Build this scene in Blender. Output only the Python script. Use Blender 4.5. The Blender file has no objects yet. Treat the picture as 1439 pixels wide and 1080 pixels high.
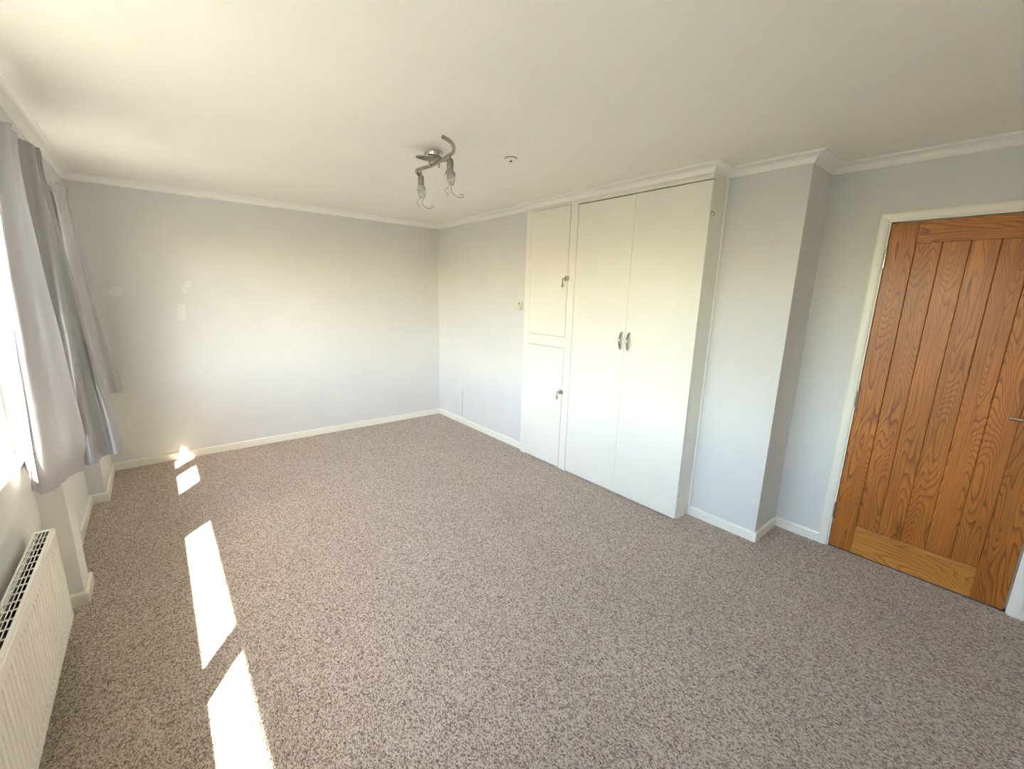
import bpy, bmesh, math, random
from mathutils import Vector, Matrix
random.seed(7)
C = bpy.context.scene.collection
S = bpy.context.scene

# ------------------------------------------------------------------ camera, light, exposure
CAM = Vector((-2.7436, -4.7297, 1.5466))
PITCH, ROLL, YAW, FPX = -0.2084, 0.0266, -0.6992, 595.24
f0 = Vector((-math.sin(YAW), math.cos(YAW), 0)); r0 = Vector((math.cos(YAW), math.sin(YAW), 0)); u0 = Vector((0, 0, 1))
fw = f0*math.cos(PITCH) + u0*math.sin(PITCH); u1 = u0*math.cos(PITCH) - f0*math.sin(PITCH)
rt = r0*math.cos(ROLL) + u1*math.sin(ROLL); up = u1*math.cos(ROLL) - r0*math.sin(ROLL)
cam = bpy.data.cameras.new('camera'); co = bpy.data.objects.new('camera', cam); C.objects.link(co)
cam.sensor_fit = 'HORIZONTAL'; cam.sensor_width = 36; cam.lens = FPX*36/1439; cam.clip_start = .01
co.matrix_world = Matrix(((rt.x, up.x, -fw.x, CAM.x), (rt.y, up.y, -fw.y, CAM.y), (rt.z, up.z, -fw.z, CAM.z), (0, 0, 0, 1)))
S.camera = co

SUN_TRAVEL = Vector((.60, .876, -1.0)).normalized()
w = bpy.data.worlds.new('world'); S.world = w; w.use_nodes = True
nt = w.node_tree; sky = nt.nodes.new('ShaderNodeTexSky'); sky.sky_type = 'NISHITA'; sky.sun_disc = False
sky.sun_elevation = math.asin(-SUN_TRAVEL.z); sky.sun_rotation = math.atan2(-SUN_TRAVEL.x, -SUN_TRAVEL.y)
sky.air_density = 1.0; sky.dust_density = 1.0; sky.ozone_density = 1.0
tint = nt.nodes.new('ShaderNodeMix'); tint.data_type = 'RGBA'; tint.blend_type = 'MULTIPLY'; tint.inputs[0].default_value = 1
tint.inputs[7].default_value = (1.08, .98, .90, 1)          # daylight white balance, the same over the whole sky
nt.links.new(sky.outputs[0], tint.inputs[6]); nt.links.new(tint.outputs[2], nt.nodes['Background'].inputs[0])
nt.nodes['Background'].inputs[1].default_value = 0.45
sl = bpy.data.lights.new('sun', 'SUN'); sl.energy = 12.0; sl.angle = .009; sl.color = (1, .90, .71)
so = bpy.data.objects.new('sun', sl); C.objects.link(so); so.rotation_euler = SUN_TRAVEL.to_track_quat('-Z', 'Y').to_euler()
so.location = (-6, -8, 9)
for ya_, yb_ in ((-4.62, -1.9984), (-1.8292, -.6683)):            # light portals in the two window openings: guide sky sampling, emit nothing
    pl = bpy.data.lights.new('window_portal', 'AREA'); pl.shape = 'RECTANGLE'; pl.size = 1.28; pl.size_y = yb_-ya_; pl.cycles.is_portal = True
    po = bpy.data.objects.new('window_portal', pl); C.objects.link(po)
    po.matrix_world = Matrix(((0, 0, -1, -3.345), (0, 1, 0, (ya_+yb_)/2), (1, 0, 0, 1.44), (0, 0, 0, 1)))
S.view_settings.view_transform = 'Standard'; S.view_settings.look = 'None'
S.view_settings.gamma = 1; S.view_settings.use_curve_mapping = False
S.view_settings.exposure = 2.78
S.cycles.max_bounces = 14; S.cycles.diffuse_bounces = 10; S.cycles.transparent_max_bounces = 16
S.cycles.sample_clamp_indirect = 8
S.cycles.use_denoising = True

# ------------------------------------------------------------------ helpers
def mat(name): 
    m = bpy.data.materials.new(name); m.use_nodes = True
    return m, m.node_tree, m.node_tree.nodes['Principled BSDF']
def node(t, kind, **kw):
    n = t.nodes.new(kind)
    for k, v in kw.items():
        if k.startswith('i_'): n.inputs[k[2:].replace('_', ' ')].default_value = v
        else: setattr(n, k, v)
    return n
def ramp(t, stops, interp='LINEAR'):
    n = t.nodes.new('ShaderNodeValToRGB'); n.color_ramp.interpolation = interp
    e = n.color_ramp.elements
    while len(e) < len(stops): e.new(.5)
    for el, (p, c) in zip(e, stops): el.position = p; el.color = (*c, 1)
    return n
def mixrgb(t, a, b, fac, mode='MIX'):
    n = t.nodes.new('ShaderNodeMix'); n.data_type = 'RGBA'; n.blend_type = mode
    for s, v in ((n.inputs[0], fac), (n.inputs[6], a), (n.inputs[7], b)):
        if hasattr(v, 'is_output'): t.links.new(v, s)
        else: s.default_value = v if not isinstance(v, tuple) else (*v, 1)
    return n.outputs[2]
def coords(t, scale=(1, 1, 1), rnd=False, which='Object'):
    tc = t.nodes.new('ShaderNodeTexCoord'); mp = t.nodes.new('ShaderNodeMapping'); mp.inputs['Scale'].default_value = scale
    t.links.new(tc.outputs[which], mp.inputs['Vector'])
    if rnd:
        oi = t.nodes.new('ShaderNodeObjectInfo'); m = t.nodes.new('ShaderNodeMath'); m.operation = 'MULTIPLY'; m.inputs[1].default_value = 37.0
        t.links.new(oi.outputs['Random'], m.inputs[0]); t.links.new(m.outputs[0], mp.inputs['Location'])
    return mp.outputs[0]
def bump(t, b, src, strength, dist):
    n = t.nodes.new('ShaderNodeBump'); n.inputs['Strength'].default_value = strength; n.inputs['Distance'].default_value = dist
    t.links.new(src, n.inputs['Height']); t.links.new(n.outputs[0], b.inputs['Normal'])

def paint(name, col, rough=.6, bump_s=.15, bscale=220, var=.03, spec=.5):
    m, t, b = mat(name); v = coords(t)
    n1 = node(t, 'ShaderNodeTexNoise', i_Scale=2.2, i_Detail=4); t.links.new(v, n1.inputs['Vector'])
    lo = tuple(c*(1-var) for c in col); hi = tuple(min(1, c*(1+var)) for c in col)
    r = ramp(t, [(.35, lo), (.65, hi)]); t.links.new(n1.outputs['Fac'], r.inputs[0]); t.links.new(r.outputs[0], b.inputs['Base Color'])
    b.inputs['Roughness'].default_value = rough; b.inputs['Specular IOR Level'].default_value = spec
    n2 = node(t, 'ShaderNodeTexNoise', i_Scale=bscale, i_Detail=3); t.links.new(v, n2.inputs['Vector'])
    bump(t, b, n2.outputs['Fac'], bump_s, .001)
    return m
def metal(name, col, rough):
    m, t, b = mat(name); v = coords(t)
    n = node(t, 'ShaderNodeTexNoise', i_Scale=60, i_Detail=3); t.links.new(v, n.inputs['Vector'])
    r = ramp(t, [(.3, (rough*.8,)*3), (.7, (rough*1.2,)*3)]); t.links.new(n.outputs['Fac'], r.inputs[0]); t.links.new(r.outputs[0], b.inputs['Roughness'])
    b.inputs['Base Color'].default_value = (*col, 1); b.inputs['Metallic'].default_value = 1
    return m

M_WALL = paint('wall_paint', (.695, .695, .68), .75, .25, 160, .02)
M_FILL = paint('filler_paint', (.765, .765, .75), .85, .3, 120, .03)
M_CEIL = paint('ceiling_paint', (.86, .845, .79), .55, .2, 120, .015)
M_CORN = paint('cornice_paint', (.90, .89, .86), .5, .05, 90, .01)
M_WOOD = paint('cream_gloss', (.84, .825, .745), .32, .08, 35, .02)
M_SKIRT = paint('skirting_gloss', (.86, .84, .75), .3, .05, 60, .02)
M_UPVC = paint('white_upvc', (.88, .88, .88), .25, .02, 40, .01)
M_RAD = paint('radiator_enamel', (.84, .82, .77), .22, .03, 40, .015)
M_PLAST = paint('beige_plastic', (.74, .71, .62), .4, .02, 40, .02)
M_WHITE = paint('white_plastic', (.86, .86, .84), .35, .02, 40, .01)
M_DARK = paint('dark_recess', (.02, .02, .022), .7, .05, 60, .05)
M_STEEL = paint('convector_steel', (.10, .11, .13), .5, .05, 60, .05)
M_CHROME = metal('chrome', (.62, .61, .59), .12)
M_NICKEL = metal('satin_nickel', (.36, .33, .28), .32)
M_AGED = metal('aged_steel', (.42, .38, .31), .38)
M_WIRE = metal('fine_wire', (.36, .32, .27), .35)
M_OUT = paint('bounce_ground_dark', (.07, .068, .052), .9, .3, 30, .08)  # dark tone of the unseen ground added for bounced daylight
M_SKY_BLOCK = paint('sky_block_green', (.13, .15, .065), .9, .5, 20, .35)  # green for the added, unseen bank that blocks low sky
M_ROOF = paint('eaves_paint', (.80, .80, .78), .6, .1, 30, .03)

def glass_mat():
    m = bpy.data.materials.new('window_glass'); m.use_nodes = True; t = m.node_tree
    for n in list(t.nodes): t.nodes.remove(n)
    o = t.nodes.new('ShaderNodeOutputMaterial'); a = t.nodes.new('ShaderNodeBsdfTransparent'); g = t.nodes.new('ShaderNodeBsdfGlossy')
    a.inputs[0].default_value = (.95, .97, .96, 1); g.inputs['Roughness'].default_value = .02
    lw = t.nodes.new('ShaderNodeLayerWeight'); pw = t.nodes.new('ShaderNodeMath'); pw.operation = 'POWER'; pw.inputs[1].default_value = 5
    f = t.nodes.new('ShaderNodeMath'); f.operation = 'MULTIPLY_ADD'; f.inputs[1].default_value = .6; f.inputs[2].default_value = .03
    lw.inputs['Blend'].default_value = .5; t.links.new(lw.outputs['Facing'], pw.inputs[0]); t.links.new(pw.outputs[0], f.inputs[0]); mx = t.nodes.new('ShaderNodeMixShader')
    t.links.new(f.outputs[0], mx.inputs[0]); t.links.new(a.outputs[0], mx.inputs[1]); t.links.new(g.outputs[0], mx.inputs[2]); t.links.new(mx.outputs[0], o.inputs[0])
    return m
M_GLASS = glass_mat()
def frosted():
    m, t, b = mat('frosted_glass'); v = coords(t)
    n = node(t, 'ShaderNodeTexNoise', i_Scale=40); t.links.new(v, n.inputs['Vector'])
    r = ramp(t, [(.3, (.80, .80, .76)), (.7, (.9, .9, .87))]); t.links.new(n.outputs['Fac'], r.inputs[0]); t.links.new(r.outputs[0], b.inputs['Base Color'])
    b.inputs['Transmission Weight'].default_value = .75; b.inputs['Roughness'].default_value = .3; b.inputs['IOR'].default_value = 1.3
    return m
M_FROST = frosted()

def carpet_mat():
    m, t, b = mat('carpet_twist'); v = coords(t); vs = coords(t, (1, .62, 1))
    wn = node(t, 'ShaderNodeTexNoise', i_Scale=95, i_Detail=2); t.links.new(v, wn.inputs['Vector'])
    dv = node(t, 'ShaderNodeVectorMath', operation='SCALE'); dv.inputs['Scale'].default_value = .009; t.links.new(wn.outputs['Color'], dv.inputs[0])
    av = node(t, 'ShaderNodeVectorMath', operation='ADD'); t.links.new(vs, av.inputs[0]); t.links.new(dv.outputs[0], av.inputs[1])
    vo = node(t, 'ShaderNodeTexVoronoi', i_Scale=235); t.links.new(av.outputs[0], vo.inputs['Vector'])
    sp = node(t, 'ShaderNodeSeparateColor'); t.links.new(vo.outputs['Color'], sp.inputs[0])
    nz = node(t, 'ShaderNodeTexNoise', i_Scale=290, i_Detail=3, i_Roughness=.65); t.links.new(av.outputs[0], nz.inputs['Vector'])
    ad = node(t, 'ShaderNodeMath', operation='MULTIPLY_ADD'); ad.inputs[1].default_value = .45; t.links.new(sp.outputs[0], ad.inputs[0])
    mm = node(t, 'ShaderNodeMath', operation='MULTIPLY'); mm.inputs[1].default_value = .62; t.links.new(nz.outputs['Fac'], mm.inputs[0]); t.links.new(mm.outputs[0], ad.inputs[2])
    r = ramp(t, [(.29, (.15, .092, .057)), (.40, (.46, .33, .235)), (.53, (.73, .575, .455)), (.70, (.97, .835, .715))]); t.links.new(ad.outputs[0], r.inputs[0])
    big = node(t, 'ShaderNodeTexNoise', i_Scale=1.6, i_Detail=3); t.links.new(v, big.inputs['Vector'])
    rb = ramp(t, [(.3, (.92, .92, .92)), (.7, (1.0, 1.0, 1.0))]); t.links.new(big.outputs['Fac'], rb.inputs[0])
    c = mixrgb(t, r.outputs[0], rb.outputs[0], 1.0, 'MULTIPLY'); t.links.new(c, b.inputs['Base Color'])
    b.inputs['Roughness'].default_value = .95; b.inputs['Specular IOR Level'].default_value = .1
    b.inputs['Sheen Weight'].default_value = .35; b.inputs['Sheen Roughness'].default_value = .5
    inv = node(t, 'ShaderNodeMath', operation='SUBTRACT'); inv.inputs[0].default_value = 1; t.links.new(vo.outputs['Distance'], inv.inputs[1])
    s2 = node(t, 'ShaderNodeMath', operation='ADD'); t.links.new(inv.outputs[0], s2.inputs[0]); t.links.new(nz.outputs['Fac'], s2.inputs[1])
    bump(t, b, s2.outputs[0], 1.0, .009)
    return m
M_CARPET = carpet_mat()

def oak_mat(name, along, light, dark, lines=44.0):
    """oak: contour lines of a stretched noise field give the cathedral figure"""
    m, t, b = mat(name)
    sc = (5, 6.5, 1.0) if along == 'z' else (5, 1.3, 7.5)
    v = coords(t, sc, rnd=True)
    n = node(t, 'ShaderNodeTexNoise', i_Scale=1.0, i_Detail=1.6, i_Roughness=.38, i_Distortion=.15); t.links.new(v, n.inputs['Vector'])
    k = node(t, 'ShaderNodeMath', operation='MULTIPLY'); k.inputs[1].default_value = lines; t.links.new(n.outputs['Fac'], k.inputs[0])
    fr = node(t, 'ShaderNodeMath', operation='FRACT'); t.links.new(k.outputs[0], fr.inputs[0])
    r = ramp(t, [(0, (.85, .85, .85)), (.10, (.5, .5, .5)), (.32, (.12, .12, .12)), (.6, (0, 0, 0)), (.93, (.0, .0, .0)), (1, (.85, .85, .85))]); t.links.new(fr.outputs[0], r.inputs[0])
    sc2 = (40, 170, 4) if along == 'z' else (40, 4, 170)
    v2 = coords(t, sc2, rnd=True)
    p = node(t, 'ShaderNodeTexNoise', i_Scale=1.0, i_Detail=3); t.links.new(v2, p.inputs['Vector'])
    pr = ramp(t, [(.42, (0, 0, 0)), (.68, (1, 1, 1))]); t.links.new(p.outputs['Fac'], pr.inputs[0])
    v3 = coords(t, (2, 3, .8) if along == 'z' else (2, .8, 3), rnd=True)
    q = node(t, 'ShaderNodeTexNoise', i_Scale=1.5, i_Detail=2); t.links.new(v3, q.inputs['Vector'])
    tone = ramp(t, [(.3, tuple(c*.82 for c in light)), (.7, tuple(c*1.12 for c in light))]); t.links.new(q.outputs['Fac'], tone.inputs[0])
    c1 = mixrgb(t, tone.outputs[0], dark, r.outputs[0])
    h = node(t, 'ShaderNodeMath', operation='MULTIPLY'); h.inputs[1].default_value = .38; t.links.new(pr.outputs[0], h.inputs[0])
    c2 = mixrgb(t, c1, tuple(c*.8 for c in dark), h.outputs[0]); t.links.new(c2, b.inputs['Base Color'])
    b.inputs['Roughness'].default_value = .38; b.inputs['Coat Weight'].default_value = .15; b.inputs['Coat Roughness'].default_value = .22
    bump(t, b, pr.outputs[0], .12, .0006)
    return m
OAK_L, OAK_D = (.50, .170, .022), (.155, .040, .005)
M_OAKV = oak_mat('oak_vertical', 'z', OAK_L, OAK_D)
M_OAKH = oak_mat('oak_horizontal', 'y', OAK_L, OAK_D, 34)
M_OAKP = oak_mat('oak_pale_horizontal', 'y', (.60, .255, .045), (.30, .108, .016), 22)

def fabric(name, col, sheen, trans, rough, metal_, crease):
    m = bpy.data.materials.new(name); m.use_nodes = True; t = m.node_tree
    b = t.nodes['Principled BSDF']; o = t.nodes['Material Output']
    v = coords(t, (1, 1, 1), which='UV')
    wv = node(t, 'ShaderNodeTexNoise', i_Scale=1.0, i_Detail=3)
    mp = coords(t, (260, 900, 1), which='UV'); t.links.new(mp, wv.inputs['Vector'])
    r = ramp(t, [(.3, tuple(c*.86 for c in col)), (.7, tuple(min(1, c*1.1) for c in col))]); t.links.new(wv.outputs['Fac'], r.inputs[0]); t.links.new(r.outputs[0], b.inputs['Base Color'])
    b.inputs['Roughness'].default_value = rough; b.inputs['Specular IOR Level'].default_value = .6; b.inputs['Metallic'].default_value = metal_
    b.inputs['Sheen Weight'].default_value = sheen; b.inputs['Sheen Roughness'].default_value = .4
    crumple = node(t, 'ShaderNodeTexNoise', i_Scale=1.0, i_Detail=4); cv = coords(t, (22, 9, 1), which='UV'); t.links.new(cv, crumple.inputs['Vector'])
    s = node(t, 'ShaderNodeMath', operation='MULTIPLY_ADD'); s.inputs[1].default_value = .12; t.links.new(wv.outputs['Fac'], s.inputs[0]); t.links.new(crumple.outputs['Fac'], s.inputs[2])
    bump(t, b, s.outputs[0], .4, crease)
    tr = t.nodes.new('ShaderNodeBsdfTranslucent'); t.links.new(r.outputs[0], tr.inputs[0])
    mx = t.nodes.new('ShaderNodeMixShader'); mx.inputs[0].default_value = trans
    t.links.new(b.outputs[0], mx.inputs[1]); t.links.new(tr.outputs[0], mx.inputs[2]); t.links.new(mx.outputs[0], o.inputs[0])
    return m
M_CURT = fabric('curtain_silver', (.36, .35, .355), .2, .03, .34, .3, .009)
M_CURT2 = fabric('curtain_soft_grey', (.52, .51, .53), .2, .13, .6, 0, .004)

# ---- mesh builders
def bx(bm, x0, x1, y0, y1, z0, z1, bevel=0):
    m = Matrix.Translation(((x0+x1)/2, (y0+y1)/2, (z0+z1)/2)) @ Matrix.Diagonal((abs(x1-x0), abs(y1-y0), abs(z1-z0), 1))
    r = bmesh.ops.create_cube(bm, size=1, matrix=m)
    if bevel:
        es = list({e for v in r['verts'] for e in v.link_edges})
        bmesh.ops.bevel(bm, geom=es, offset=bevel, segments=2, affect='EDGES', profile=.5)
def box(*a, **k):
    bm = bmesh.new(); bx(bm, *a, **k); return bm
def lathe(bm, prof, mtx, n=20):
    """prof: list of (radius, height) along local z"""
    rings = []
    for r, z in prof:
        if r < 1e-5: rings.append([bm.verts.new(mtx @ Vector((0, 0, z)))])
        else: rings.append([bm.verts.new(mtx @ Vector((r*math.cos(2*math.pi*i/n), r*math.sin(2*math.pi*i/n), z))) for i in range(n)])
    for a, b in zip(rings, rings[1:]):
        for i in range(n):
            j = (i+1) % n
            if len(a) == 1 and len(b) == 1: continue
            if len(a) == 1: bm.faces.new((a[0], b[j], b[i]))
            elif len(b) == 1: bm.faces.new((a[i], a[j], b[0]))
            else: bm.faces.new((a[i], a[j], b[j], b[i]))
    return bm
def axis_m(p, d):
    return Matrix.Translation(p) @ Vector(d).to_track_quat('Z', 'Y').to_matrix().to_4x4()
def smooth_pts(pts, n=6):
    P = [Vector(p) for p in pts]; out = []
    for i in range(len(P)-1):
        a, b, c, d = P[max(i-1, 0)], P[i], P[i+1], P[min(i+2, len(P)-1)]
        for k in range(n):
            s = k/n
            out.append(.5*((2*b) + (c-a)*s + (2*a-5*b+4*c-d)*s*s + (3*b-a-3*c+d)*s**3))
    out.append(P[-1]); return out
def tube(bm, pts, rad, n=8, cap=True, flat=1.0):
    rings = []; prev = None
    for i, p in enumerate(pts):
        d = (pts[min(i+1, len(pts)-1)] - pts[max(i-1, 0)]).normalized()
        if prev is None: a = d.orthogonal().normalized()
        else: a = (prev - d*prev.dot(d)).normalized()
        prev = a; b = d.cross(a)
        r = rad[i] if isinstance(rad, (list, tuple)) else rad
        rings.append([bm.verts.new(p + r*(a*math.cos(2*math.pi*k/n) + b*flat*math.sin(2*math.pi*k/n))) for k in range(n)])
    for A, B in zip(rings, rings[1:]):
        for k in range(n): bm.faces.new((A[k], A[(k+1) % n], B[(k+1) % n], B[k]))
    if cap: bm.faces.new(rings[0][::-1]); bm.faces.new(rings[-1])
def sweep(bm, path, prof, closed_prof=True, side=1):
    """sweep a profile (offset from wall, z) along a horizontal polyline with mitres; room is on the given side"""
    P = [Vector((p[0], p[1])) for p in path]; rings = []
    for i, p in enumerate(P):
        def nrm(a, b): d = (b-a).normalized(); return Vector((-d.y, d.x))*side
        if i == 0: n = nrm(P[0], P[1])
        elif i == len(P)-1: n = nrm(P[-2], P[-1])
        else:
            n1, n2 = nrm(P[i-1], p), nrm(p, P[i+1]); n = (n1+n2); n = n/(n.dot(n1))
        rings.append([bm.verts.new((p.x+n.x*o, p.y+n.y*o, z)) for o, z in prof])
    k = len(prof)
    for A, B in zip(rings, rings[1:]):
        for j in range(k if closed_prof else k-1):
            bm.faces.new((A[j], A[(j+1) % k], B[(j+1) % k], B[j]))
    if closed_prof: bm.faces.new(rings[0]); bm.faces.new(rings[-1][::-1])
def link(name, bm, m, parent=None, smooth=False, loc=None):
    bmesh.ops.recalc_face_normals(bm, faces=bm.faces)
    me = bpy.data.meshes.new(name); bm.to_mesh(me); bm.free(); me.materials.append(m)
    if smooth:
        for p in me.polygons: p.use_smooth = True
        if smooth == 'auto':
            me.set_sharp_from_angle(angle=math.radians(40))
    o = bpy.data.objects.new(name, me); C.objects.link(o)
    if parent: o.parent = parent
    if loc: o.location = loc
    return o
def tag(o, label=None, cat=None, group=None, kind=None):
    for k, v in (('label', label), ('category', cat), ('group', group), ('kind', kind)):
        if v: o[k] = v
    return o
def thing(name, label, cat, loc=(0, 0, 0), group=None, kind=None):
    o = bpy.data.objects.new(name, None); C.objects.link(o); o.location = loc; o.empty_display_size = .1
    return tag(o, label, cat, group, kind)
def part(name, bm, m, parent, smooth=False):
    """build in world coordinates, store relative to the parent's world place"""
    wl = Vector((0, 0, 0)); q = parent
    while q: wl += q.location; q = q.parent
    bmesh.ops.translate(bm, verts=bm.verts, vec=-wl)
    return link(name, bm, m, parent, smooth)
def centred(name, bm, m, parent, at, smooth=False):
    """bm is built about its own centre; placed at world point 'at'"""
    wl = Vector((0, 0, 0)); q = parent
    while q: wl += q.location; q = q.parent
    return link(name, bm, m, parent, smooth, Vector(at)-wl)

# ------------------------------------------------------------------ room dimensions
W1, W2 = 3.1638, 3.2512            # pier face / window wall face (at -x)
OUT = -3.42
H, ZC = 2.345, 2.2976              # ceiling, cornice bottom
D1, D2, D3 = .0571, .1252, .4776   # wardrobe front (-x), chimney front, door wall
YW1, YW2, YP, YD, WD = -1.6771, -3.3749, -3.8361, -4.1598, .7575
YA, YB1, YB2, YB3 = -.6683, -1.8292, -1.9984, -4.62
YF = -5.35
SILL, HEAD = .80, 2.08
tb, hb = .015, .067

bm = box(-W1-.25, .8, YF-.12, .12, -.08, 0)
link('floor', bm, M_CARPET); tag(bpy.data.objects['floor'], 'speckled grey-brown twist pile carpet covering the whole floor', 'floor', kind='structure')
bm = box(OUT, .8, YF-.12, .12, H, H+.12)
tag(link('ceiling', bm, M_CEIL), 'plain white painted ceiling over the room', 'ceiling', kind='structure')
wb = tag(link('wall_back', box(OUT, .0, 0, .12, 0, H), M_WALL), 'pale grey-blue painted back wall with filler patches', 'wall', kind='structure')
tag(link('wall_front', box(OUT, .8, YF-.12, YF, 0, H), M_WALL), 'pale grey-blue wall behind the viewpoint', 'wall', kind='structure')
# right wall: left portion, back of the wardrobe recess and chimney front, door wall with opening
bm = bmesh.new()
bx(bm, 0, .8, YW1, .12, 0, H)
bx(bm, D2, .8, YP, YW1, 0, H)
OY1, OY2, OZ = YD+.012, YD-WD-.012, 2.003
bx(bm, D3, .8, OY1+.03, YP, 0, H)
bx(bm, D3, .8, YF, OY2-.03, 0, H)
bx(bm, D3, .8, OY2-.03, OY1+.03, OZ+.03, H)
wr = tag(link('wall_right', bm, M_WALL), 'pale grey-blue right wall stepping back around the chimney breast', 'wall', kind='structure')
# left wall: piers, wall under the sills, lintel
bm = bmesh.new()
bx(bm, OUT, -W2, YB1, YA, 0, SILL)
bx(bm, OUT, -W2, YB3, YB2, 0, SILL)
tag(link('wall_left', bm, M_WALL), 'pale grey-blue wall panels under the two window sills', 'wall', kind='structure')
for pa, pb, lb in ((YA, 0, 'pale grey-blue wall pier in the far left corner'), (YB2, YB1, 'narrow pale grey-blue wall pier between the two windows'), (YF, YB3, 'pale grey-blue wall pier beside the camera')):
    tag(link('wall_left', box(OUT, -W1, pa, pb, 0, HEAD), M_WALL), lb, 'wall', kind='structure')
tag(link('wall_left', box(OUT, -W1, YF, 0, HEAD, H), M_WALL), 'pale grey-blue lintel band above the windows under the cornice', 'wall', kind='structure')
# outside: unseen ground added to bounce daylight in, and eaves
tag(link('bounce_ground', box(-16, OUT, -18, 12, -.30, -.22), M_OUT), 'unseen dark ground added outside the windows to bounce daylight', 'ground', kind='structure')
tag(link('roof_eaves', box(-4.05, OUT, YF-1.5, 1.5, 2.38, 2.50), M_ROOF), 'white eaves projecting outside above the windows', 'eaves', kind='structure')

# hedge-shaped bank added out of view to hold back low sky light
bm = bmesh.new(); rh = random.Random(4); NY = 60; prof_h = [(-11.6, -.22), (-11.5, .3), (-11.55, .6), (-11.65, .95), (-11.95, 1.25), (-12.5, 1.25), (-12.8, .95), (-12.8, -.22)]; rows_h = []
for j in range(NY+1):
    y = -16+26*j/NY
    rows_h.append([bm.verts.new((x+(rh.uniform(-.12, .12) if z > 0 else 0), y, z+(rh.uniform(-.12, .12) if z > 0 else 0))) for x, z in prof_h])
for A, B in zip(rows_h, rows_h[1:]):
    for i in range(len(prof_h)-1): bm.faces.new((A[i], A[i+1], B[i+1], B[i]))
bm.faces.new(rows_h[0]); bm.faces.new(rows_h[-1])
tag(link('sky_block_hedge', bm, M_SKY_BLOCK), 'unseen green hedge added outside the windows to block low sky light', 'hedge', kind='structure')

# ------------------------------------------------------------------ cornice and skirting
E_ = .066
prof = [(0, ZC), (.006, ZC-.001), (.008, ZC+.004)]
for i in range(9):
    a = i/8*math.pi/2
    prof.append((.052 - .042*math.cos(a), ZC+.006 + .030*math.sin(a)))
prof += [(.055, H-.010), (E_-.002, H-.009), (E_, H-.006), (E_, H+.01), (0, H+.01)]
def cornice(name, path, label, side):
    bm = bmesh.new(); sweep(bm, path, prof, True, side)
    return tag(link(name, bm, M_CORN, None, 'auto'), label, 'cornice', kind='structure')
cornice('trim_1', [(-W1, YF), (-W1, 0)], 'white cove cornice above the window wall', -1)
cornice('trim_2', [(-W1, 0), (0, 0)], 'white cove cornice along the back wall', -1)
cornice('trim_3', [(0, 0), (0, YW1), (-D1-.003, YW1), (-D1-.003, YW2), (D2, YW2), (D2, YP), (D3, YP), (D3, YF)], 'white cove cornice stepping around wardrobe and chimney breast', -1)
bprof = [(0, 0), (tb, 0), (tb, hb-.010), (tb-.003, hb-.003), (tb-.007, hb), (0, hb)]
def skirt(name, paths, label, side=-1):
    bm = bmesh.new()
    for p in paths: sweep(bm, p, bprof, True, side)
    return tag(link(name, bm, M_SKIRT), label, 'skirting board', kind='structure')
skirt('baseboard_left', [[(-W1, YF), (-W1, YB3), (-W2, YB3), (-W2, YB2), (-W1, YB2), (-W1, YB1), (-W2, YB1), (-W2, YA), (-W1, YA), (-W1, 0)]], 'cream skirting board stepping around the window piers')
skirt('baseboard_back', [[(-W1, 0), (0, 0)]], 'cream skirting board along the back wall')
ARCH = .046
skirt('baseboard_right', [[(0, 0), (0, YW1-.0005+.001)], [(D2, YW2-.002), (D2, YP), (D3, YP), (D3, OY1+ARCH-.0012)], [(D3, OY2-ARCH-.0028), (D3, YF)]], 'cream skirting board along the right wall beside wardrobe and door')

# ------------------------------------------------------------------ marks in the plaster
def patch(name, pts, at, axis, parent, m=M_FILL, th=.0008):
    bm = bmesh.new()
    def p3(a, b, d): return (at[0]+a, at[1]-d, at[2]+b) if axis == 'y' else (at[0]-d, at[1]-a, at[2]+b)
    A = [bm.verts.new(p3(a, b, 0)) for a, b in pts]; B = [bm.verts.new(p3(a, b, th)) for a, b in pts]
    bm.faces.new(B); bm.faces.new(A[::-1])
    for i in range(len(pts)):
        j = (i+1) % len(pts); bm.faces.new((A[i], A[j], B[j], B[i]))
    return link(name, bm, m, parent)
def blob(rx, rz, n, seed, jag=.25):
    rd = random.Random(seed)
    return [(rx*(1-jag*rd.random())*math.cos(2*math.pi*i/n), rz*(1-jag*rd.random())*math.sin(2*math.pi*i/n)) for i in range(n)]
patch('filler_patch', [(-.035, -.045), (-.005, -.055), (.004, -.015), (.028, -.005), (.036, .05), (.01, .055), (-.012, .02), (-.03, .012)], (-2.504, 0, 1.54), 'y', wb)
patch('filler_patch', [(-.03, -.08), (.018, -.085), (.028, -.02), (.03, .06), (-.02, .068), (-.026, .01), (-.036, -.03)], (-2.561, 0, 1.332), 'y', wb)
patch('filler_patch', blob(.055, .05, 12, 5), (-2.962, 0, 1.49), 'y', wb)
for x, z in ((-1.877, 2.068), (-1.676, 2.077)):
    bm = bmesh.new(); lathe(bm, [(.0, .0), (.007, .0), (.007, .002), (.004, .0025), (0, .0015)], axis_m((x, 0, z), (0, -1, 0)), 10)
    link('wall_plug', bm, M_PLAST, wb)
patch('plaster_crack', [(-.002, -.18), (.002, -.18), (.003, -.05), (.0015, .17), (-.0015, .17), (-.001, -.02), (-.003, -.06)], (0, -.547, .26), 'x', wr, M_DARK, .0008)
patch('plaster_crack', [(.0, -.0015), (.10, -.0015), (.10, .001), (.0, .001)], (0, -.547, .083), 'x', wr, M_FILL, .001)

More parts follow.
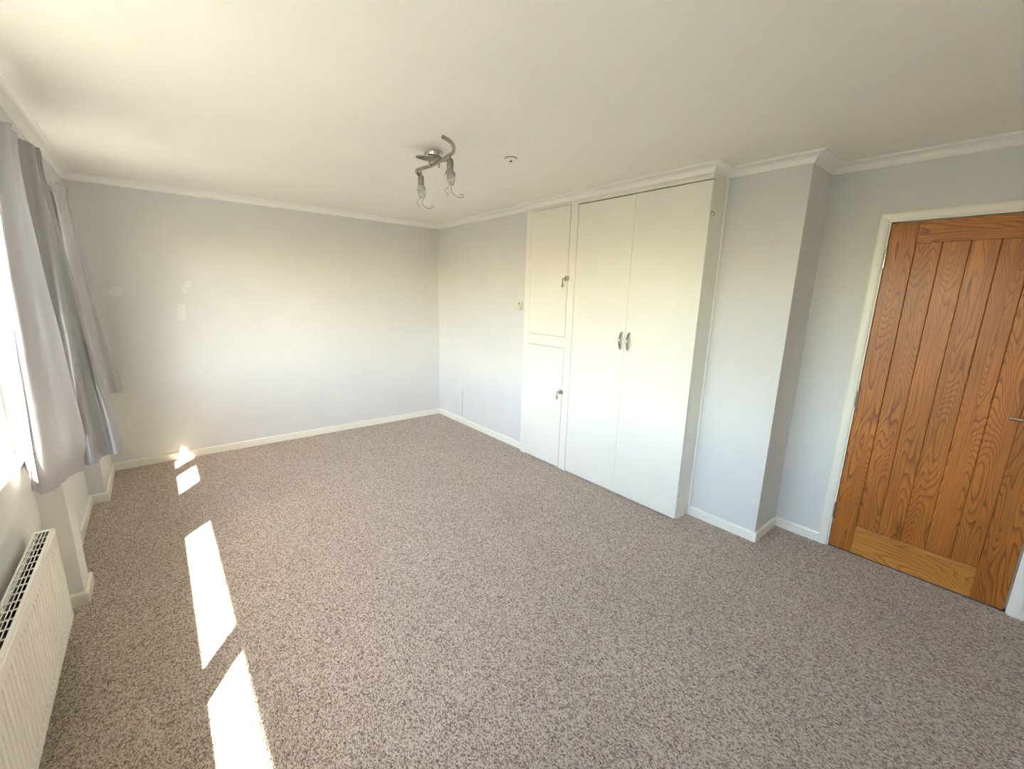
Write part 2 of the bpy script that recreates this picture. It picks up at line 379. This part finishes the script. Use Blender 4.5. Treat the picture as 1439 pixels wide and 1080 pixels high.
# ------------------------------------------------------------------ windows
def window(name, y0, y1, mull, mw, label):
    t = thing(name, label, 'window', (-3.31, (y0+y1)/2, SILL), kind='structure')
    x0, x1, fr = -3.335, -3.285, .055
    z0, z1 = SILL, HEAD
    bm = bmesh.new()
    bx(bm, x0, x1, y0, y1, z0, z0+fr, .004); bx(bm, x0, x1, y0, y1, z1-fr, z1, .004)
    bx(bm, x0, x1, y0, y0+fr, z0+fr, z1-fr, .004); bx(bm, x0, x1, y1-fr, y1, z0+fr, z1-fr, .004)
    bx(bm, x0, x1, mull-mw/2, mull+mw/2, z0+fr, z1-fr, .004)
    part('window_frame', bm, M_UPVC, t)
    for a, b in ((y0+fr, mull-mw/2), (mull+mw/2, y1-fr)):
        c = .028; bm = bmesh.new()
        za, zb = z0+fr, z1-fr
        bx(bm, x0+.008, x1-.008, a, b, za, za+c); bx(bm, x0+.008, x1-.008, a, b, zb-c, zb)
        bx(bm, x0+.008, x1-.008, a, a+c, za+c, zb-c); bx(bm, x0+.008, x1-.008, b-c, b, za+c, zb-c)
        cs = part('casement', bm, M_UPVC, t)
        part('pane', box(-3.315, -3.309, a+c, b-c, za+c, zb-c), M_GLASS, cs)
    bm = box(x1, -W2+.011, y0, y1, SILL-.004, SILL+.014, bevel=.003)
    part('window_sill', bm, M_UPVC, t)
    # external sill
    part('outer_sill', box(OUT-.05, x0, y0, y1, SILL-.03, SILL+.01), M_UPVC, t)
    return t
window('window_1', YB3, YB2, -3.715, .085, 'white framed window above the radiator')
window('window_2', YB1, YA, -1.165, .10, 'white framed window in the far bay behind the curtains')

# ------------------------------------------------------------------ door
d = thing('door_1', 'oak ledged door of vertical boards in a cream frame', 'door', (D3, YD, 0), kind='structure')
dz0, dz1 = .008, 1.99
y0, y1 = YD, YD-WD
sw = .115
xF, xB = D3, D3+.038
def oak(name, w_y, h_z, m, at, depth=.038, parent=d, bev=.0025):
    bm = box(-depth/2, depth/2, -w_y/2, w_y/2, -h_z/2, h_z/2, bevel=bev)
    return centred(name, bm, m, parent, at)
xc = (xF+xB)/2
oak('stile', sw, dz1-dz0, M_OAKV, (xc, y0-sw/2, (dz0+dz1)/2))
oak('stile', sw+.005, dz1-dz0, M_OAKV, (xc, y1+sw/2+.0025, (dz0+dz1)/2))
ya, yb = y0-sw, y1+sw+.005
oak('top_rail', ya-yb, .113, M_OAKH, (xc, (ya+yb)/2, dz1-.113/2))
o = oak('bottom_rail', ya-yb, .175, M_OAKP, (xc, (ya+yb)/2, dz0+.175/2)); o['label'] = 'paler oak bottom rail'
zb0, zb1 = dz0+.175, dz1-.113
nb = 5; bw = (ya-yb)/nb
bmB = bmesh.new(); bx(bmB, -.009, .009, -bw/2+.0006, bw/2-.0006, -(zb1-zb0)/2, (zb1-zb0)/2)
es = [e for e in bmB.edges if all(v.co.x < 0 for v in e.verts) and abs(e.verts[0].co.y-e.verts[1].co.y) < 1e-5]
bmesh.ops.bevel(bmB, geom=es, offset=.0022, segments=1, affect='EDGES')
first = centred('board', bmB, M_OAKV, d, (D3+.016, ya-bw/2, (zb0+zb1)/2))
for k in range(1, nb):
    c = first.copy(); C.objects.link(c); c.parent = d; c.location = first.location + Vector((0, -k*bw, 0))
part('panel_backing', box(D3+.0255, D3+.034, yb, ya, zb0, zb1), M_OAKV, d)
# lining and architrave
LX = D3-.004
def lin(name, *a): return part(name, box(*a, bevel=.0015), M_SKIRT, d)
lin('door_lining', LX, .62, OY1-.009, OY1+.03, 0, OZ+.03)
lin('door_lining', LX, .62, OY2-.03, OY2+.003, 0, OZ+.03)
lin('door_lining', LX, .62, OY2+.003, OY1-.009, OZ-.006, OZ+.03)
part('door_stop', box(xB+.002, xB+.03, OY2+.003, OY2+.016, 0, OZ-.006), M_SKIRT, d)
part('door_stop', box(xB+.002, xB+.03, OY1-.022, OY1-.009, 0, OZ-.006), M_SKIRT, d)
part('door_stop', box(xB+.002, xB+.03, OY2+.016, OY1-.022, OZ-.022, OZ-.006), M_SKIRT, d)
aprof = [(0, 0), (.010, 0), (.014, .006), (.016, .014), (.018, .030), (.018, .042), (.015, ARCH), (0, ARCH)]
def architrave(pts, seg):
    """pts: inner edge (y,z) polyline; profile goes outward from it; one mitred length"""
    bm = bmesh.new(); rings = []
    P = [Vector(p) for p in pts]
    for i, p in enumerate(P):
        def nr(a, b): dd = (b-a).normalized(); return Vector((-dd.y, dd.x))
        if i == 0: n = nr(P[0], P[1])
        elif i == len(P)-1: n = nr(P[-2], P[-1])
        else: n1, n2 = nr(P[i-1], p), nr(p, P[i+1]); n = n1+n2; n /= n.dot(n1)
        rings.append([(D3-th, p.x+n.x*o, p.y+n.y*o) for th, o in aprof])
    k = len(aprof); A, B = ([bm.verts.new(q) for q in rings[seg+e]] for e in (0, 1))
    for j in range(k): bm.faces.new((A[j], A[(j+1) % k], B[(j+1) % k], B[j]))
    bm.faces.new(A); bm.faces.new(B[::-1])
    return bm
ai, ao, az = OY1-.001, OY2-.003, OZ+.002
for seg in range(3):
    part('architrave', architrave([(ao, 0), (ao, az), (ai, az), (ai, 0)], seg), M_SKIRT, d, 'auto')
part('door_gap_shade', box(D3+.004, .62, OY2+.003, OY1-.009, 0, .003), M_DARK, d)  # dark strip laid in as the shade of the gap under the door
# hinges
for z in (1.80, .985, .25):
    bm = bmesh.new()
    bx(bm, D3-.001, D3+.03, OY1-.0115, OY1-.0085, z-.05, z+.05)
    for k in range(5):
        lathe(bm, [(0, 0), (.0068, 0), (.0068, .0188), (0, .0188)], Matrix.Translation((D3-.008, YD+.002, z-.05+k*.02)), 10)
    lathe(bm, [(0, 0), (.004, 0), (.004, .004), (0, .006)], Matrix.Translation((D3-.008, YD+.002, z+.05)), 10)
    part('hinge', bm, M_CHROME, d, 'auto')
# lever handle
hz = 1.018; hy = -4.872
bm = bmesh.new(); lathe(bm, [(0, 0), (.026, 0), (.026, .006), (.022, .009), (.010, .010), (0, .010)], axis_m((D3, hy, hz), (-1, 0, 0)), 24)
hd = part('lever_handle', bm, M_CHROME, d, 'auto')
bm = bmesh.new(); tube(bm, smooth_pts([(D3-.008, hy, hz), (D3-.04, hy, hz), (D3-.053, hy+.012, hz), (D3-.056, hy+.05, hz), (D3-.056, hy+.108, hz)], 5), .0085, 10)
part('lever', bm, M_CHROME, hd, 'auto')

# ------------------------------------------------------------------ wardrobe
X0 = -.050                      # face-frame front
wd = thing('built_in_wardrobe', 'cream painted built-in wardrobe with two tall doors and two cupboard doors', 'wardrobe', (.03, (YW1+YW2)/2, 0))
ZT = ZC+.012
fx0, fx1 = X0, -.026
sY = [-1.6771, -1.750, -2.216, -2.294, -2.829, -2.841]     # stile and door limits
FR = YW2                                                     # right outer face
def wp(name, *a, m=M_WOOD, bevel=.0015): return part(name, box(*a, bevel=bevel), m, wd)
wp('stile', fx0, fx1, sY[1], sY[0]-.0003, 0, ZT)
wp('stile', fx0, fx1, sY[3], sY[2], 0, ZT)
wp('stile', -.028, -.010, sY[5]-.02, sY[4]+.02, .02, ZT-.028)
wp('top_rail', fx0, fx1, sY[2], sY[1], 2.276, ZT)
wp('top_rail', fx0-.003, fx1, YW2, sY[3], 2.269, ZT)
wp('middle_rail', fx0, fx1, sY[2], sY[1], 1.104, 1.200)
wp('plinth', -.036, -.020, YW2+.02, sY[3]+.04, 0, .009)
wp('side_panel', -.0275, D2-.002, YW2, YW2+.020, 0, 2.268)
wp('side_panel', fx1+.0005, D2-.002, YW2, YW2+.020, 2.2685, ZT)
wp('side_panel', fx1, D2-.002, YW1-.022, YW1-.003, 0, ZT)
wp('partition', fx1, D2-.002, sY[3]+.02, sY[3]+.04, .02, ZT-.02)
wp('back_panel', D2-.010, D2-.003, YW2+.022, YW1-.024, .0, ZT)
wp('base_panel', fx1, D2-.012, YW2+.022, sY[3]+.018, .02, .038)
wp('base_panel', fx1, D2-.012, sY[3]+.042, YW1-.024, .02, .038)
wp('top_panel', fx1, D2-.012, YW2+.022, YW1-.024, ZT-.018, ZT)
wp('scribe_strip', D2-.009, D2-.001, YW2-.016, YW2-.001, hb, ZC, m=M_CORN, bevel=.003)
# thin step lip of the skirting block at the left foot
def cup_door(name, x0, x1, ya, yb, z0, z1, bevel=.0018):
    return part(name, box(x0, x1, ya, yb, z0, z1, bevel=bevel), M_WOOD, wd)
g = .003
dU = cup_door('door', X0-.002, fx1-.002, sY[2]+g, sY[1]-g, 1.200+g, 2.276-g)
dL = cup_door('door', X0-.002, fx1-.002, sY[2]+g, sY[1]-g, .010, 1.104-g)
dA = cup_door('door', -.0510, -.0290, sY[4], sY[3]-.005, .012, 2.261)
dB = cup_door('door', -.0575, -.0290, YW2-.0005, sY[5]+.006, .012, 2.261)
for dd, l in ((dU, 'upper small cupboard door with drop latch'), (dL, 'lower small cupboard door with drop latch'), (dA, 'tall wardrobe door on the left with bow handle'), (dB, 'tall wardrobe door on the right with bow handle')): dd['label'] = l
# bow handles
def bow(door_, y, xs):
    bm = bmesh.new()
    zc, h = 1.228, .062
    pts = smooth_pts([(xs, y, zc+h), (xs-.010, y, zc+h*.97), (xs-.020, y, zc+h*.6), (xs-.027, y, zc+h*.2), (xs-.028, y, zc), (xs-.027, y, zc-h*.2), (xs-.020, y, zc-h*.6), (xs-.010, y, zc-h*.97), (xs, y, zc-h)], 4)
    n = len(pts); rad = [.0055+.0045*math.sin(math.pi*i/(n-1)) for i in range(n)]
    tube(bm, pts, rad, 10)
    for s in (1, -1): lathe(bm, [(0, 0), (.008, 0), (.007, .003), (0, .004)], axis_m((xs, y, zc+s*h), (-1, 0, 0)), 12)
    part('bow_handle', bm, M_CHROME, door_, 'auto')
bow(dA, -2.800, -.051); bow(dB, -2.872, -.0575)
def latch(door_, y, z):
    xs = X0-.002
    bm = bmesh.new()
    bx(bm, xs-.004, xs, y-.013, y+.012, z-.020, z+.022, .0015)
    bx(bm, xs-.010, xs-.004, y-.006, y+.006, z-.012, z+.014, .0015)
    tube(bm, [Vector((xs-.009, y+.002, z+.0)), Vector((xs-.013, y+.016, z)), Vector((xs-.016, y+.024, z-.002))], .005, 8)
    lp = part('latch', bm, M_AGED, door_, 'auto')
    bm = bmesh.new()
    lathe(bm, [(0, 0), (.0045, -.002), (.0035, -.012), (.0045, -.032), (.009, -.056), (.009, -.062), (.005, -.068), (0, -.069)], axis_m((xs-.016, y+.024, z-.002), (0, .0, 1)), 12)
    part('drop_pull', bm, M_AGED, lp, True)
    bm = box(xs-.004, xs+.0005, y-.034, y-.018, z-.018, z+.018, bevel=.0015); part('keeper', bm, M_AGED, lp)
latch(dU, -2.196, 1.692); latch(dL, -2.196, .715)
# little hook and screw hole on the right side panel
bm = bmesh.new(); lathe(bm, [(0, 0), (.006, 0), (.006, .002), (0, .003)], axis_m((-.037, YW2, 2.078), (0, -1, 0)), 10)
tube(bm, smooth_pts([(-.037, YW2, 2.078), (-.037, YW2-.014, 2.076), (-.037, YW2-.020, 2.066), (-.037, YW2-.016, 2.055), (-.037, YW2-.006, 2.053)], 4), .0022, 7)
part('hook', bm, M_AGED, wd, 'auto')
for x, z, m, r in ((-.037, .181, M_DARK, .005), (-.030, 1.52, M_CHROME, .006), (-.045, .823, M_CHROME, .005)):
    bm = bmesh.new(); lathe(bm, [(0, 0), (r, 0), (r, .001), (0, .0015)], axis_m((x, YW2, z), (0, -1, 0)), 10)
    part('screw', bm, m, wd)

# ------------------------------------------------------------------ wall control by the wardrobe
th = thing('wall_thermostat', 'small beige wall control beside the left edge of the wardrobe', 'thermostat', (0, -1.557, 1.443))
part('housing', box(-.022, 0, -1.596, -1.517, 1.407, 1.480, bevel=.004), M_PLAST, th)
bm = bmesh.new(); lathe(bm, [(0, 0), (.007, 0), (.007, .003), (0, .004)], axis_m((-.022, -1.566, 1.466), (-1, 0, 0)), 12); part('button', bm, M_DARK, th)
part('face_plate', box(-.0245, -.0215, -1.590, -1.523, 1.411, 1.450, bevel=.001), M_PLAST, th)

# ------------------------------------------------------------------ smoke detector / ceiling disc
sd = thing('ceiling_sensor', 'small round white sensor on the ceiling between lamp and wardrobe', 'detector', (-1.003, -2.594, H))
bm = bmesh.new(); lathe(bm, [(0, 0), (.038, 0), (.038, -.004), (.035, -.005), (0, -.005)], Matrix.Translation((-1.003, -2.594, H)), 28); part('base', bm, M_NICKEL, sd, 'auto')
bm = bmesh.new(); lathe(bm, [(0, -.005), (.034, -.005), (.034, -.009), (.028, -.014), (.016, -.016), (0, -.016)], Matrix.Translation((-1.003, -2.594, H)), 28); part('cover', bm, M_WHITE, sd, 'auto')
bm = bmesh.new(); lathe(bm, [(0, -.016), (.008, -.016), (.007, -.020), (0, -.022)], Matrix.Translation((-1.003, -2.594, H)), 14); part('lens', bm, M_DARK, sd, 'auto')

# ------------------------------------------------------------------ ceiling light
LX0, LY0 = -1.392, -2.362
cl = thing('ceiling_light', 'satin nickel ceiling spotlight bar with two wire-trimmed glass lamps', 'ceiling light', (LX0, LY0, H))
bm = bmesh.new(); lathe(bm, [(0, 0), (.052, 0), (.056, -.006), (.052, -.030), (.046, -.036), (0, -.036)], Matrix.Translation((LX0, LY0, H)), 32); part('canopy', bm, M_CHROME, cl, 'auto')
# pointed leaf plate under the canopy
bm = bmesh.new(); n = 24; top = []; bot = []
ax = Vector((.947, -.32)).normalized(); ay = Vector((-ax.y, ax.x))
ZB = 2.282
for i in range(n):
    a = 2*math.pi*i/n; u = math.cos(a)*.092; v = math.copysign(abs(math.sin(a))**1.5, math.sin(a))*.048
    q = Vector((LX0-.028, LY0-.026)) + ax*u + ay*v
    top.append(bm.verts.new((q.x, q.y, ZB+.020))); bot.append(bm.verts.new((q.x, q.y, ZB+.013)))
bm.faces.new(top); bm.faces.new(bot[::-1])
for i in range(n): bm.faces.new((top[i], top[(i+1) % n], bot[(i+1) % n], bot[i]))
part('leaf_plate', bm, M_NICKEL, cl)
for s in (-.025, .03):
    bm = bmesh.new(); q = Vector((LX0, LY0)) + ax*s; lathe(bm, [(0, 0), (.006, 0), (.006, -.05), (0, -.05)], Matrix.Translation((q.x, q.y, H-.03)), 10)
    part('bolt', bm, M_CHROME, cl, 'auto')
ZBAR = 2.272
bar = [(-1.578, -2.775, ZBAR+.012), (-1.520, -2.755, ZBAR+.006), (-1.470, -2.705, ZBAR), (-1.438, -2.640, ZBAR), (-1.424, -2.56, ZBAR), (-1.410, -2.46, ZBAR), (-1.402, -2.36, ZBAR), (-1.412, -2.275, ZBAR), (-1.424, -2.235, ZBAR-.002), (-1.418, -2.195, ZBAR-.006), (-1.392, -2.172, ZBAR-.013), (-1.372, -2.160, ZBAR-.020)]
bm = bmesh.new(); tube(bm, smooth_pts(bar, 6), .0095, 10); part('curved_bar', bm, M_NICKEL, cl, 'auto')
def lamp(px, py, ztop, turn):
    Tm = Matrix.Translation((px, py, 0))
    bm = bmesh.new(); lathe(bm, [(0, ztop), (.010, ztop), (.017, ztop-.006), (.018, ztop-.012), (.018, ztop-.049), (.015, ztop-.053), (0, ztop-.053)], Tm, 18)
    lathe(bm, [(0, ZBAR+.004), (.0045, ZBAR+.004), (.0045, ztop-.002), (0, ztop-.002)], Tm, 8)
    h = part('lamp_holder', bm, M_NICKEL, cl, 'auto')
    z = ztop-.053
    bm = bmesh.new(); lathe(bm, [(.012, z+.002), (.019, z-.005), (.027, z-.019), (.031, z-.034), (.0295, z-.034), (.025, z-.019), (.017, z-.006), (.010, z)], Tm, 22)
    part('glass_shade', bm, M_FROST, h, 'auto')
    bm = bmesh.new(); lathe(bm, [(0, z-.010), (.009, z-.012), (.010, z-.030), (.0155, z-.040), (.021, z-.052), (.0205, z-.058), (.013, z-.068), (0, z-.071)], Tm, 18)
    part('bulb', bm, M_FROST, h, 'auto')
    R = Matrix.Rotation(turn, 3, 'Z'); c = Vector((px, py, z))
    def W(pts): return smooth_pts([c + R @ Vector(p) for p in pts], 6)
    bm = bmesh.new(); tube(bm, W([(.018, 0, -.02), (.026, .004, -.05), (.012, .012, -.075), (.006, .006, -.10), (.020, -.006, -.128), (.05, -.012, -.140), (.072, -.006, -.132), (.070, .004, -.118), (.052, .006, -.122)]), .0016, 6); part('wire_curl', bm, M_WIRE, h, True)
    bm = bmesh.new(); tube(bm, W([(-.018, 0, -.02), (-.014, -.008, -.05), (.0, -.014, -.072), (-.012, -.006, -.090), (-.030, .0, -.106), (-.022, .004, -.116), (-.014, .004, -.124), (-.018, .004, -.134)]), .0016, 6); part('wire_curl', bm, M_WIRE, h, True)
    bm = bmesh.new(); tube(bm, W([(0, .018, -.02), (.008, .026, -.045), (.022, .012, -.066), (.012, -.012, -.08), (-.006, -.010, -.074), (-.008, .006, -.062)]), .0015, 6); part('wire_curl', bm, M_WIRE, h, True)
lamp(-1.386, -2.190, 2.252, -.70)
lamp(-1.436, -2.612, 2.250, -.35)

# ------------------------------------------------------------------ radiator
RY0, RY1, RZ0, RZ1 = -2.283, -3.90, .108, .541
RXF, RXB = -3.165, -3.226
rd = thing('radiator', 'white fluted panel radiator under the near window', 'radiator', (-3.195, (RY0+RY1)/2, 0))
bm = bmesh.new()
pitch = .0333; ya, yb = RY0-.004, RY1+.004
ys = [ya]
nfl = int((ya-yb-.07)/pitch); off = (ya-yb-nfl*pitch)/2
prow = []
for i in range(nfl):
    s = ya-off-i*pitch
    prow += [(s-.008, 0), (s-.012, 1), (s-.018, 1), (s-.022, 0)]
prow = [(ya, 0)] + prow + [(yb, 0)]
zr = [(RZ0+.010, -.35), (RZ0+.016, 0), (RZ0+.045, 0), (RZ0+.062, 1), (RZ1-.066, 1), (RZ1-.046, 0), (RZ1-.012, 0), (RZ1-.004, -.25), (RZ1-.001, -.7)]
grid = []
for z, e in zr:
    row = []
    for y, k in prow:
        dx = -.0100*k*e if e > 0 else -.010*abs(e)*(1)
        row.append(bm.verts.new((RXF+dx, y, z)))
    grid.append(row)
for A, B in zip(grid, grid[1:]):
    for i in range(len(A)-1): bm.faces.new((A[i], A[i+1], B[i+1], B[i]))
part('front_panel', bm, M_RAD, rd)
part('back_panel', box(RXB, RXB+.012, RY1+.01, RY0-.01, RZ0+.012, RZ1-.004, bevel=.003), M_RAD, rd)
for y in (RY0, RY1):
    part('end_panel', box(RXB+.002, RXF-.0015, y-.003, y+.003, RZ0+.014, RZ1-.001, bevel=.0015), M_RAD, rd)
bm = bmesh.new()      # bottom lip of the front panel
bx(bm, RXF-.012, RXF-.003, RY1+.004, RY0-.004, RZ0, RZ0+.012, .002); part('bottom_lip', bm, M_RAD, rd)
bm = bmesh.new(); gx0, gx1 = RXB, RXF-.006
bx(bm, gx0, gx0+.007, RY1, RY0, RZ1-.002, RZ1+.002); bx(bm, gx1-.008, gx1+.003, RY1, RY0, RZ1-.002, RZ1+.002)
bx(bm, gx0, gx1, RY0-.018, RY0, RZ1-.0021, RZ1+.0021); bx(bm, gx0, gx1, RY1, RY1+.018, RZ1-.0021, RZ1+.0021)
cw = (gx1-.008-gx0-.007)/4
for k in (1, 2, 3): bx(bm, gx0+.007+k*cw-.0013, gx0+.007+k*cw+.0013, RY1+.018, RY0-.018, RZ1-.0015, RZ1+.0015)
nr = 31; st = (RY0-.018-RY1-.018)/nr
for k in range(1, nr): bx(bm, gx0+.007, gx1-.008, RY0-.018-k*st-.003, RY0-.018-k*st+.003, RZ1-.0018, RZ1+.0012)
part('top_grille', bm, M_RAD, rd)
bm = bmesh.new(); nz = 48; zz = []
for k in range(nz+1):
    y = RY0-.03-(RY0-RY1-.06)*k/nz; x = RXB+.016 if k % 2 else RXF-.020
    zz.append((bm.verts.new((x, y, RZ0+.04)), bm.verts.new((x, y, RZ1-.03))))
for a, b in zip(zz, zz[1:]): bm.faces.new((a[0], b[0], b[1], a[1]))
part('convector', bm, M_STEEL, rd)
part('dark_inner_sheet', box(RXB+.013, RXB+.0145, RY1+.02, RY0-.02, RZ0+.03, RZ1-.02), M_STEEL, rd)  # dark sheet put inside to give the radiator interior its shade
bm = bmesh.new()
lathe(bm, [(0, 0), (.013, 0), (.013, .012), (.009, .016), (.009, .028), (0, .028)], axis_m((-3.197, RY0+.002, .205), (0, 1, 0)), 14)
lathe(bm, [(0, 0), (.015, 0), (.016, .004), (.014, .022), (.010, .026), (0, .026)], axis_m((-3.200, RY0+.024, .205), (1, 0, 0)), 14)
v = part('valve', bm, M_WHITE, rd, 'auto')
bm = bmesh.new(); tube(bm, [Vector((-3.200, RY0+.024, .205)), Vector((-3.225, RY0+.024, .205)), Vector((-W2, RY0+.024, .205))], .0075, 10); part('pipe', bm, M_WHITE, v, 'auto')
for y in (RY0-.25, RY1+.25):
    part('bracket', box(-W2, RXB+.002, y-.02, y+.02, RZ0+.06, RZ1-.06), M_RAD, rd)

# ------------------------------------------------------------------ curtain track and curtains
tk = thing('curtain_track', 'slim white curtain track fixed to the lintel above the windows', 'curtain track', (-3.15, -2.4, 2.12))
bm = bmesh.new(); bx(bm, -3.162, -3.151, -4.9, -.30, 2.118, 2.132, .002); bx(bm, -3.159, -3.154, -4.9, -.30, 2.110, 2.119)
part('rail', bm, M_UPVC, tk)
for y in (-.45, -1.25, -2.15, -3.1, -4.0, -4.8):
    part('bracket', box(-W1, -3.1505, y-.012, y+.012, 2.1165, 2.140, bevel=.002), M_UPVC, tk)
def resample(pts, n):
    s = smooth_pts(pts, 12); L = [0]
    for a, b in zip(s, s[1:]): L.append(L[-1]+(b-a).length)
    out = []; j = 0
    for i in range(n):
        d_ = L[-1]*i/(n-1)
        while j < len(L)-2 and L[j+1] < d_: j += 1
        k = (d_-L[j])/max(1e-9, L[j+1]-L[j]); out.append(s[j].lerp(s[j+1], min(1, max(0, k))))
    return out
def curtain(name, label, head, hem, ztop, zbot, m, seed, sag=.0, pleats=6):
    """head and hem: matching (x,y) control points; folds run between them"""
    t = thing(name, label, 'curtain', (head[0][0], head[0][1], zbot), group='grey curtains at the two windows')
    rdm = random.Random(seed)
    NS, NT = 150, 70
    # keep control points matched: sample each by control index, not by length
    def byidx(pts):
        q = smooth_pts([(a, b, 0) for a, b in pts], 20); n = len(q)-1
        out = []
        for i in range(NS):
            u = i/(NS-1)*n; k = min(int(u), n-1); out.append(q[k].lerp(q[k+1], u-k))
        return out
    A, B = byidx(head), byidx(hem)
    ph = [rdm.uniform(0, 6.28) for _ in range(6)]
    bm = bmesh.new(); uvl = bm.loops.layers.uv.new('UVMap'); rows = []
    for j in range(NT):
        v = j/(NT-1); z = ztop+(zbot-ztop)*v
        e = max(0, (v-.055)/(1-.055)); e = e*.92+.08*e*e
        row = []
        for i in range(NS):
            u = i/(NS-1); p = A[i].lerp(B[i], e)
            # pinch pleats near the heading fading downwards, slow folds, small creases
            k = math.exp(-v*9)
            fold = k*.020*(abs(math.sin(u*math.pi*pleats+ph[0]))**.6*2-1.2) + (1-k)*.012*math.sin(u*math.pi*2*(pleats*.55)+ph[1]+v*1.5)
            fold += .0025*math.sin(u*37+v*9+ph[2])*math.sin(v*13+ph[3]) * min(1, v*3)
            tg = (A[min(i+1, NS-1)].lerp(B[min(i+1, NS-1)], e) - A[max(i-1, 0)].lerp(B[max(i-1, 0)], e))
            nn = Vector((-tg.y, tg.x, 0)); nn = nn.normalized() if nn.length > 1e-6 else Vector((1, 0, 0))
            q = p + nn*fold; q.z = z + (.006*math.sin(u*math.pi*2*pleats+ph[4])*k if j < 3 else 0) + v*sag*max(0, .3-u)/.3
            row.append(bm.verts.new(q))
        rows.append(row)
    for j in range(NT-1):
        for i in range(NS-1):
            f = bm.faces.new((rows[j][i], rows[j][i+1], rows[j+1][i+1], rows[j+1][i]))
            for lp, (a, b) in zip(f.loops, ((i, j), (i+1, j), (i+1, j+1), (i, j+1))): lp[uvl].uv = (a/(NS-1), b/(NT-1)*1.5)
    # turned-up hem: the last rows again, just behind the cloth
    hb_ = bmesh.new(); hu = hb_.loops.layers.uv.new('UVMap'); hr = []
    for j in range(NT-5, NT):
        row = []
        for i in range(NS):
            p = rows[j][i].co; tg = rows[j][min(i+1, NS-1)].co-rows[j][max(i-1, 0)].co
            nn = Vector((-tg.y, tg.x, 0)).normalized()
            row.append(hb_.verts.new(p+nn*.0022))
        hr.append(row)
    for j in range(4):
        for i in range(NS-1):
            f = hb_.faces.new((hr[j][i], hr[j][i+1], hr[j+1][i+1], hr[j+1][i]))
            for lp, (a, b) in zip(f.loops, ((i, j), (i+1, j), (i+1, j+1), (i, j+1))): lp[hu].uv = (a/(NS-1), b/(NT-1)*1.5)
    c = part('cloth', bm, m, t, True)
    part('hem', hb_, m, c, True)
    return t
curtain('curtain', 'soft grey curtain nearest the camera, hanging over the sill of the radiator window',
        [(-3.132, -2.28), (-3.132, -2.335), (-3.122, -2.37), (-3.105, -2.405), (-3.112, -2.33), (-3.085, -2.27), (-3.102, -2.21), (-3.086, -2.15), (-3.132, -2.08)],
        [(-3.243, -2.065), (-3.206, -2.225), (-3.198, -2.222), (-3.180, -2.190), (-3.152, -2.11), (-3.125, -2.055), (-3.100, -1.99), (-3.072, -1.94), (-3.154, -1.96)],
        2.100, .672, M_CURT2, 3, sag=.10, pleats=4)
curtain('curtain', 'silver grey sheeny middle curtain over the pier between the windows',
        [(-3.132, -1.88), (-3.130, -1.79), (-3.124, -1.71), (-3.095, -1.67), (-3.112, -1.64), (-3.090, -1.60), (-3.105, -1.56), (-3.092, -1.52), (-3.130, -1.47)],
        [(-3.154, -1.90), (-3.148, -1.90), (-3.090, -1.950), (-3.052, -1.985), (-3.018, -1.93), (-3.000, -1.868), (-2.965, -1.872), (-2.930, -1.843), (-2.965, -1.78)],
        2.170, .700, M_CURT, 11, pleats=5)
curtain('curtain', 'grey far curtain hanging in the corner against the back wall',
        [(-3.132, -.80), (-3.122, -.76), (-3.104, -.71), (-3.118, -.66), (-3.092, -.61), (-3.110, -.56), (-3.086, -.50), (-3.115, -.44)],
        [(-3.190, -.68), (-3.150, -.44), (-3.105, -.27), (-3.078, -.215), (-3.050, -.205), (-3.025, -.185), (-3.000, -.175), (-3.03, -.11)],
        2.150, .70, M_CURT2, 21, pleats=5)
